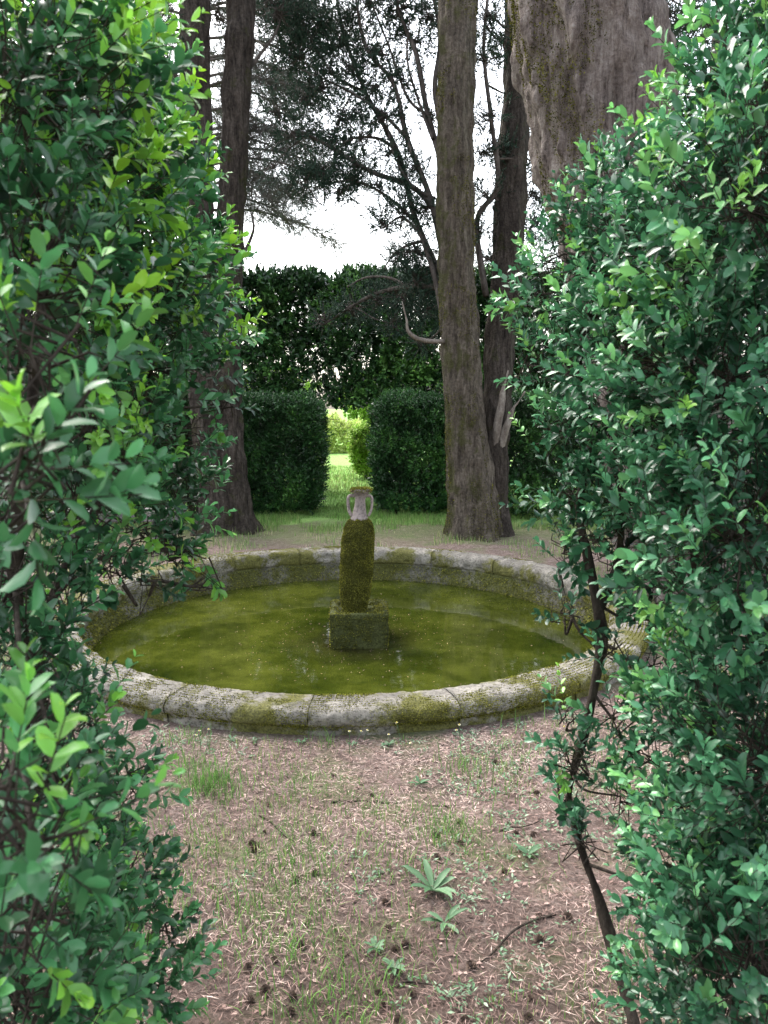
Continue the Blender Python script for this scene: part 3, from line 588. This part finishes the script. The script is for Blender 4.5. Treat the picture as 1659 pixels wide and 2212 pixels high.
# ---------------- hedges
def boxhedge(name,label,x0,x1,y0,y1,z0,z1,dens,mat,ll,lw,L,pairs,seed,tl=(.1,.8),stems=6,hole=None,thin=None,lump=.16,tm=LEAF_LO,group=None,rc=.2):
    root=thing(name,label,'hedge',((x0+x1)/2,(y0+y1)/2,0),group)
    A=2*((x1-x0)+(y1-y0))*(z1-z0)+(x1-x0)*(y1-y0);n=int(A*dens)
    w=np.array([(x1-x0)*(z1-z0)*1.6,(x1-x0)*(z1-z0)*.5,(y1-y0)*(z1-z0),(y1-y0)*(z1-z0),(x1-x0)*(y1-y0)]);f=rng.choice(5,n,p=w/w.sum())
    u=rng.uniform(size=n);v=rng.uniform(size=n)
    X=x0+u*(x1-x0);Y=y0+u*(y1-y0);Z=z0+v*(z1-z0);Yt=y0+v*(y1-y0)
    Pq=np.where((f==0)[:,None],np.stack([X,X*0+y0,Z],-1),np.where((f==1)[:,None],np.stack([X,X*0+y1,Z],-1),np.where((f==2)[:,None],np.stack([X*0+x0,Y,Z],-1),np.where((f==3)[:,None],np.stack([X*0+x1,Y,Z],-1),np.stack([X,Yt,X*0+z1],-1)))))
    Nn=np.array([[0,-1,0],[0,1,0],[-1,0,0],[1,0,0],[0,0,1.]])[f]
    l=np.array([mn.noise(Vector((q*1.6+seed).tolist()))+.6*mn.noise(Vector((q*4.5+seed).tolist())) for q in Pq])
    depth=rng.exponential(.07,n)
    Pq=Pq+Nn*(l*lump-depth)[:,None]
    c=np.array([(x0+x1)/2,(y0+y1)/2,(z0+z1)/2]);h=np.array([(x1-x0)/2,(y1-y0)/2,(z1-z0)/2])
    q=np.abs(Pq-c)-(h-rc);q=np.maximum(q,0);qq=np.linalg.norm(q,axis=1);ex=np.maximum(qq-rc,0)*.7;Pq=Pq-np.sign(Pq-c)*q*(ex/np.maximum(qq,1e-6))[:,None]
    keep=Pq[:,2]>.03
    if hole is not None: keep&=~((Pq[:,0]>hole[0])&(Pq[:,0]<hole[1])&(Pq[:,2]<hole[2]+.15*l))
    if thin is not None: keep&=(rng.uniform(size=n)<np.interp(Pq[:,2],thin[0],thin[1])*np.clip(.85+1.4*l,0.25,1.6))
    Pq=Pq[keep];Nn=Nn[keep];l=l[keep];n=len(Pq)
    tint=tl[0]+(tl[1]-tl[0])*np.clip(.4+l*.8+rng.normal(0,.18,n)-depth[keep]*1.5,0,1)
    D=nz(Nn*.7+[0,0,.45]+rn(n,.4))
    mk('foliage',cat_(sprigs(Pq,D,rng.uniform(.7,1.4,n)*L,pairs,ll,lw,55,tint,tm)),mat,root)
    for k in range(stems):
        x=rng.uniform(x0+.1,x1-.1);y=rng.uniform(y0+.25,y1-.1)
        if hole is not None and hole[0]-.1<x<hole[1]+.1: continue
        mk('stem',tube([(x,y,-.05),(x+rng.normal(0,.08),y,z1*.35),(x+rng.normal(0,.12),y,z1*.65),(x+rng.normal(0,.15),y,z1*.9)],[.04,.032,.025,.01] if z1>3 else [.025,.02,.013,.006],16,6,rough=.004),M_twig,root)
    m=int(A*14);a=np.stack([rng.uniform(x0,x1,m),rng.uniform(y0+.1,y1,m),rng.uniform(.1,z1*.9,m)],-1)
    if hole is not None:a=a[~((a[:,0]>hole[0]-.2)&(a[:,0]<hole[1]+.2)&(a[:,2]<hole[2]+.2))]
    m=len(a);bb=a+rn(m,.14)+[0,0,.2];bb[:,2]=np.minimum(bb[:,2],z1-.05)
    mk('twigs',sticks(a,bb,.006),M_twig,root)
    return root
boxhedge('clipped_hedge','square clipped dark hedge block left of the path opening',-2.3,-.99,10.95,12.2,0,1.68,640,M_hedge,.045,.022,.12,4,1,rc=.38,lump=.26)
boxhedge('clipped_hedge','square clipped dark hedge block right of the path opening behind the urn',-.10,.98,10.95,12.2,0,1.68,640,M_hedge,.045,.022,.12,4,5,rc=.38,lump=.26)
boxhedge('clipped_hedge','clipped hedge stretch between the double trunked tree and the right shrub',1.45,4.6,10.6,11.8,0,1.68,450,M_hedge,.05,.024,.1,4,9,rc=.25)
boxhedge('clipped_hedge','long clipped hedge in the shade behind the twin stemmed tree',-6.2,-2.5,10.2,11.4,0,1.85,380,M_hedge,.055,.026,.11,4,13,tl=(0,.6),rc=.25)  # lower tint range paints the shade into its leaves
boxhedge('laurel_hedge','tall laurel hedge with an arched opening, glimpses of sky between its stems',-7,6,13.6,14.9,0,3.75,340,M_laurel,.10,.045,.2,4,21,tl=(.0,.95),stems=46,hole=(-1.45,-.1,1.55),thin=([0,1.5,1.9,2.3,2.7,3.0,3.8],[.9,.9,.8,.75,.9,1.,1.]),lump=.3)
def roundshrub(name,label,c,r,n,mat,tl,cat='shrub',ll=.05,lw=.025):
    root=thing(name,label,cat,(c[0],c[1],0))
    d=rs(n);lum=np.array([mn.noise(Vector((q*2.5+c).tolist())) for q in d]);O=np.array(c)+d*np.array(r)*(.8+.35*lum+rng.uniform(-.25,.05,n))[:,None]
    O=O[O[:,2]>.02];m=len(O);D=nz((O-c)+[0,0,.4]+rn(m,.3))
    mk('foliage',cat_(sprigs(O,D,.1,4,ll,lw,55,rng.uniform(tl[0],tl[1],m),LEAF_LO)),mat,root)
    mk('stem',tube([(c[0],c[1],-.05),(c[0]+.03,c[1],c[2]*.5),(c[0],c[1],c[2]*1.2)],[.04,.03,.01],10,6),M_twig,root)
c=at(788,985,16.3);roundshrub('garden_shrub','bright yellow green shrub glimpsed through the hedge opening',(c[0],16.6,.62),(.36,.36,.62),2000,M_bright,(.2,.9))
roundshrub('garden_shrub','low green shrub at the left edge of the path beyond the opening',(-1.85,17.5,.3),(.4,.4,.35),1000,M_bright,(0,.5))
roundshrub('garden_shrub','distant low pale shrub behind the yellow green one beyond the opening',(-1.9,26,.5),(1.6,.8,.8),2200,M_bright,(.7,1.3),ll=.09,lw=.04)
roundshrub('far_tree','far light green tree beyond the garden',(1.4,44,2.0),(4.5,2,2.0),4500,M_bright,(.2,.8),cat='tree',ll=.2,lw=.1)
roundshrub('far_tree','far mid green tree left of the light one beyond the garden',(-7.8,46,2.0),(4.2,2,2.1),4500,M_bright,(0.1,.6),cat='tree',ll=.2,lw=.1)
# ---------------- bench
bn=thing('stone_bench','grey weathered stone bench half hidden behind the left shrub','bench',(-2.85,8.2,0))
def beam(x0,x1,y0,y1,z0,z1,rot=.06,c=(-2.85,8.2),sub=14):
    import bmesh
    bm=bmesh.new();bmesh.ops.create_cube(bm,size=1)
    bmesh.ops.scale(bm,vec=(x1-x0,y1-y0,z1-z0),verts=bm.verts);bmesh.ops.translate(bm,vec=((x0+x1)/2,(y0+y1)/2,(z0+z1)/2),verts=bm.verts)
    bmesh.ops.bevel(bm,geom=bm.edges[:],offset=.015,segments=2,affect='EDGES')
    bmesh.ops.subdivide_edges(bm,edges=bm.edges[:],cuts=4,use_grid_fill=True)
    bmesh.ops.triangulate(bm,faces=bm.faces[:])
    bm.verts.index_update()
    V=np.array([v.co[:] for v in bm.verts]);T=np.array([[v.index for v in f.verts] for f in bm.faces]);bm.free()
    for v in V: v+=.008*np.array([mn.noise(Vector((v*8).tolist())),mn.noise(Vector((v*8+5).tolist())),mn.noise(Vector((v*8+9).tolist()))])
    cs,sn=math.cos(rot),math.sin(rot);X=V[:,0]*cs-V[:,1]*sn+c[0];Y=V[:,0]*sn+V[:,1]*cs+c[1]
    return np.stack([X,Y,V[:,2]],-1),T
mk('seat',beam(-.75,.65,-.2,.2,.36,.47),M_bench,bn,False)
mk('leg',beam(-.6,-.42,-.16,.16,-.03,.362),M_bench,bn,False);mk('leg',beam(.34,.52,-.16,.16,-.03,.362),M_bench,bn,False)

# ---------------- ground cover
def outside(x,y,m=2.14): return np.hypot(x-PC[0],y-PC[1])>m+dR
def pts(n,x0,x1,y0,y1,m=2.14):
    x=rng.uniform(x0,x1,n);y=rng.uniform(y0,y1,n);k=outside(x,y,m);x=x[k];y=y[k]
    return x,y
def gzs(x,y): return np.array([gz(a,b) for a,b in zip(x,y)])
xs=[];ys=[]
for a in [(90000,-1.9,2.0,1.5,4.2),(14000,-3.6,3.2,3.6,7.5),(22000,-3.6,3.6,7.,10.5)]:
    x,y=pts(*a);xs.append(x);ys.append(y)
x=np.concatenate(xs);y=np.concatenate(ys);n=len(x)
X=rn(n);X[:,2]*=.12;L=rng.uniform(.015,.055,n);P0=np.stack([x,y,gzs(x,y)+rng.uniform(.001,.012,n)],-1)
patch=np.array([mn.noise(Vector((a*1.3,b*1.3,7)))+.6*mn.noise(Vector((a*5,b*5,9))) for a,b in zip(x,y)])
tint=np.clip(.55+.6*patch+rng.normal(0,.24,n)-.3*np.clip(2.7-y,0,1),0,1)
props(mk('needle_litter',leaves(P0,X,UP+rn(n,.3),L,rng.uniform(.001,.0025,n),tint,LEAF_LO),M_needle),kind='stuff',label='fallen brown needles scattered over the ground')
x,y=pts(8000,-1.8,1.9,1.5,4.3);n=len(x);X=rn(n);X[:,2]*=.25
props(mk('leaf_litter',leaves(np.stack([x,y,gzs(x,y)+.004],-1),X,UP+rn(n,.4),rng.uniform(.008,.028,n),rng.uniform(.005,.013,n),rng.uniform(0,.8,n),LEAF_MD),M_needle),kind='stuff',label='small dry leaf bits and bark crumbs on the ground')
def blades(x,y,h,w,tint,lean=.35):
    n=len(x);b=np.stack([x,y,gzs(x,y)-.004],-1);a=rng.uniform(0,2*math.pi,n);s=np.stack([np.cos(a),np.sin(a),0*a],-1);l=np.stack([-np.sin(a),np.cos(a),0*a],-1)*rng.uniform(.1,1,n)[:,None]*lean
    h=h[:,None];w=w[:,None]
    V=np.stack([b-s*w,b+s*w,b+UP*h*.55+l*h*.35-s*w*.8,b+UP*h*.55+l*h*.35+s*w*.8,b+UP*h*(.98)+l*h*1.1],1)
    T=np.array([[0,1,3],[0,3,2],[2,3,4]])[None]+(np.arange(n)*5)[:,None,None]
    return V.reshape(-1,3),T.reshape(-1,3),np.repeat(tint,5)
G=[]
def tuft(px,py,n,sp,h,t0=.1,t1=.6):
    d=at(px,py,1.)-CAM;c=CAM+d*(-1.6/d[2])
    x=c[0]+rng.normal(0,sp,n);y=c[1]+rng.normal(0,sp,n);k=outside(x,y,2.12);x=x[k];y=y[k];n=len(x)
    G.append(blades(x,y,h*rng.uniform(.3,1.1,n),rng.uniform(.0011,.002,n),rng.uniform(t0,t1,n),1.))
for a in [(455,1700,320,.07,.11),(420,1650,120,.06,.09),(1010,1660,160,.08,.09),(960,1790,320,.1,.07),(640,1850,340,.14,.07),(880,1880,80,.08,.06),(560,2000,260,.12,.07),(700,2100,260,.12,.07),(760,2180,220,.1,.07),(330,1950,180,.12,.08),(820,1740,140,.08,.05),(650,1700,160,.1,.06),(1100,1620,90,.08,.06),(1130,1560,40,.06,.1),(560,1570,20,.03,.14),(700,1600,40,.06,.09),(1090,1700,80,.08,.06),(900,2050,100,.1,.06),(400,1600,90,.06,.08),(1015,1560,25,.03,.13),(1060,1860,100,.12,.05),(620,1930,220,.15,.06),(380,1800,180,.12,.07)]:
    tuft(*a)
def grass(n,x0,x1,y0,y1,h,tr=(.1,.7),m=2.14,thr=-1,w=.003):
    x,y=pts(n,x0,x1,y0,y1,m)
    p=np.array([mn.noise(Vector((a*1.4,b*1.4,2)))+.4*mn.noise(Vector((a*5,b*5,4))) for a,b in zip(x,y)]);k=p>thr;x=x[k];y=y[k];p=p[k];n=len(x)
    G.append(blades(x,y,h*rng.uniform(.4,1.1,n)*(1+.8*p),rng.uniform(.6,1,n)*w,rng.uniform(tr[0],tr[1],n)))
grass(16000,-1.8,1.6,1.6,3.7,.035,thr=.1,w=.0017,tr=(.1,.9))
grass(14000,-4,4,7.9,10.6,.08,thr=.02,tr=(.2,1.))
grass(9000,-3,3,9.6,10.9,.11,thr=-.1,tr=(.2,.8))
grass(22000,-2.6,2.2,10.6,14,.06,tr=(.4,.75),w=.005)
grass(9000,-2.6,1.5,14,20,.10,tr=(.45,.85),w=.008)
grass(5000,1.9,4.5,3.5,7.5,.1,tr=(.2,.8))
grass(3500,-4.5,-2.2,4,8,.1,tr=(.2,.8))
props(mk('grass',cat_(G),M_grass),kind='stuff',label='thin green and straw coloured grass growing through the litter')
cx_,cy_=pts(1500,-1.6,1.5,1.6,3.75);p=np.array([mn.noise(Vector((a*1.2,b*1.2,12)))+.5*mn.noise(Vector((a*4,b*4,2))) for a,b in zip(cx_,cy_)]);k=p>.02;cx_=cx_[k];cy_=cy_[k]
m=9;n=len(cx_)*m;x=np.repeat(cx_,m)+rng.normal(0,.014,n);y=np.repeat(cy_,m)+rng.normal(0,.014,n);a=rng.uniform(0,2*math.pi,n)
props(mk('ground_cover_weeds',leaves(np.stack([x,y,gzs(x,y)+.006],-1),np.stack([np.cos(a),np.sin(a),rng.uniform(.1,.6,n)],-1),np.tile(UP,(n,1))+rn(n,.2),rng.uniform(.010,.026,n),rng.uniform(.005,.010,n),rng.uniform(.1,1,n),LEAF_MD),M_weed),kind='stuff',label='tiny silvery green weeds spread between the needles')
def gpt(px,py):
    d=at(px,py,1.)-CAM;c=CAM+d*(-1.6/d[2]);return np.array([c[0],c[1],gz(c[0],c[1])])
def weed(px,py,r,n,label,group=None,wr=.3):
    c=gpt(px,py);root=thing('leafy_weed',label,'weed',c,group)
    for q in range(n):
        a=q*2.4+rng.uniform(-.4,.4);X=np.array([[math.cos(a),math.sin(a),rng.uniform(.1,.8)]])
        mk('leaf',leaves(c[None]+[0,0,.004],X,UP[None]+X*0,r*rng.uniform(.6,1.15),r*wr,np.array([rng.uniform(.1,.6)]),LEAF_HI),M_weed,root)
weed(935,1925,.13,8,'broad leaved grey green rosette weed in the middle of the foreground',wr=.2)
weed(960,2000,.085,6,'drooping leafy weed just below the broad leaved rosette',wr=.22)
weed(905,1690,.05,8,'small dark green weed beside the long fallen stick')
weed(1140,1850,.06,9,'clumped dark weed near the right shrub stem')
weed(810,2050,.045,8,'low leafy weed at the lower middle of the ground');weed(850,2090,.045,8,'pale leafy weed lowest on the bare soil')
for px,py in [(650,1605),(760,1610),(840,1610),(1200,1600),(500,1600)]:
    weed(px,py,.035,6,'little round leaved weed at the foot of the pond rim','weeds at the foot of the rim')
fl0=None
spots=[(433,1563,.1),(443,1560,.12),(418,1575,.08),(755,1556,.13),(766,1560,.1),(786,1570,.07),(838,1572,.09),(868,1556,.13),(985,1560,.11),(997,1554,.14),(893,1580,.06),(1215,1562,.13)]
for px,py,h in spots:
    c=gpt(px,1606+rng.uniform(-4,25));
    if not outside(c[0],c[1],2.13): c[1]-=.06
    o=thing('daisy','small white daisy on a thin stem in front of the pond rim','flower',c,'daisies in front of the pond rim')
    if fl0 is None:
        T0=tube([c,c+[.004,0,.05],c+[.0,0,.1]],[.0012,.001,.001],6,4);s_=mk('flower_stem',T0,M_weed,o)
        a=np.linspace(0,2*math.pi,12,endpoint=False)
        pet=leaves(np.tile(c+[0,0,.1],(12,1)),np.stack([np.cos(a),np.sin(a),.2+0*a],-1),np.tile(UP,(12,1)),.008,.004,np.zeros(12),LEAF_MD)
        pe=mk('petals',pet,M_white,o)
        ce=lathe([(.0045,c[2]+.1,c[0],c[1]),(.004,c[2]+.103,c[0],c[1]),(.001,c[2]+.105,c[0],c[1])],None,8);ce=(ce[0],ce[1],np.ones(len(ce[0])))
        cc=mk('flower_centre',ce,M_white,o);fl0=(s_,pe,cc)
    else:
        for s_ in fl0:
            q=s_.copy();q.parent=o;col.objects.link(q)
    o.scale=(1,1,h/.1);o.rotation_euler=(rng.normal(0,.15),rng.normal(0,.15),rng.uniform(0,6))
def conemesh():
    n=34;k=np.arange(n);z=1-2*(k+.5)/n;r=np.sqrt(1-z*z);a=k*2.39996
    d=np.stack([r*np.cos(a),r*np.sin(a),z],-1)
    b=leaves(d*.006,d+[0,0,.35],UP+d*0-d*.2,.012,.012,rng.uniform(.1,1,n),LEAF_MD)
    core=lathe([(.002,-.011,0,0),(.009,-.005,0,0),(.010,.002,0,0),(.005,.01,0,0),(.001,.012,0,0)],None,10)
    v=cat_([b,core]);v[0][:,2]+=.009;return v
c0=None;N=0
while N<44:
    px=rng.uniform(480,1330);py=2212-570*rng.uniform(0,1)**1.5
    c=gpt(px,py)
    if not outside(c[0],c[1],2.2):continue
    if c0 is None:c0=mk('cypress_cone',conemesh(),M_cone);o=c0
    else:o=c0.copy();col.objects.link(o)
    o.location=c;s=rng.uniform(.6,1.05);o.scale=(s,s,s);o.rotation_euler=(rng.uniform(-1,1),rng.uniform(-1,1),rng.uniform(0,6))
    props(o,'small dark woody cypress cone lying in the needle litter','cone','cypress cones on the ground');N+=1
def stick(px0,py0,px1,py1,r,label,group=None):
    a=gpt(px0,py0);b=gpt(px1,py1);m=(a+b)/2+[rng.normal(0,.02),rng.normal(0,.02),.008];a=a+[0,0,r];b=b+[0,0,r]
    o=mk('fallen_stick',tube([a-m,(a-m)*.5+[0,.012,0],b*0,(b-m)*.5+[0,-.01,0],b-m],[r,r,r*.9,r*.8,r*.5],16,6),M_twig);o.location=m.tolist();props(o,label,'stick',group)
stick(715,1728,985,1732,.005,'long thin fallen stick lying across the ground in front of the pond')
stick(1200,1990,1020,2100,.004,'slanting fallen twig at lower right of the bare soil')
stick(560,1760,640,1820,.003,'short fallen twig among the grass on the left')
stick(840,2130,960,2125,.003,'short dark twig at the bottom middle of the ground')
stick(1080,1790,1180,1760,.003,'short twig pointing at the right shrub stem')

# ---------------- light, world, camera
sc=bpy.context.scene
w=bpy.data.worlds.new('World');sc.world=w;w.use_nodes=True;nt=w.node_tree
bg=nt.nodes['Background'];sky=nt.nodes.new('ShaderNodeTexSky');sky.sky_type='NISHITA';sky.sun_disc=False
el,az=math.radians(52),math.radians(-35)
sky.sun_elevation=el;sky.sun_rotation=az;sky.air_density=1.3;sky.dust_density=4.;sky.ozone_density=1.
hs_=nt.nodes.new('ShaderNodeHueSaturation');hs_.inputs['Saturation'].default_value=.42;hs_.inputs['Value'].default_value=4.1
nt.links.new(sky.outputs[0],hs_.inputs['Color']);nt.links.new(hs_.outputs[0],bg.inputs[0]);bg.inputs[1].default_value=.15
sl=bpy.data.lights.new('sun','SUN');sl.energy=1.5;sl.angle=math.radians(14);sl.color=(1,.96,.9)
so=bpy.data.objects.new('sun',sl);col.objects.link(so)
dirv=Vector((math.sin(az)*math.cos(el),math.cos(az)*math.cos(el),math.sin(el)))
so.rotation_euler=dirv.to_track_quat('Z','Y').to_euler();so.location=dirv*20
cd=bpy.data.cameras.new('camera');co=bpy.data.objects.new('camera',cd);col.objects.link(co)
co.location=(0,0,1.6);co.rotation_euler=(math.radians(90-8),0,0)
cd.sensor_fit='VERTICAL';cd.sensor_height=24;cd.lens=12/(CY/F);cd.clip_end=1000;cd.clip_start=.02
cd.dof.use_dof=True;cd.dof.focus_distance=4.5;cd.dof.aperture_fstop=6.5
sc.camera=co
sc.view_settings.view_transform='Standard';sc.view_settings.look='None';sc.view_settings.exposure=0
print('tris',sum(len(o.data.polygons) for o in bpy.data.objects if o.type=='MESH'))
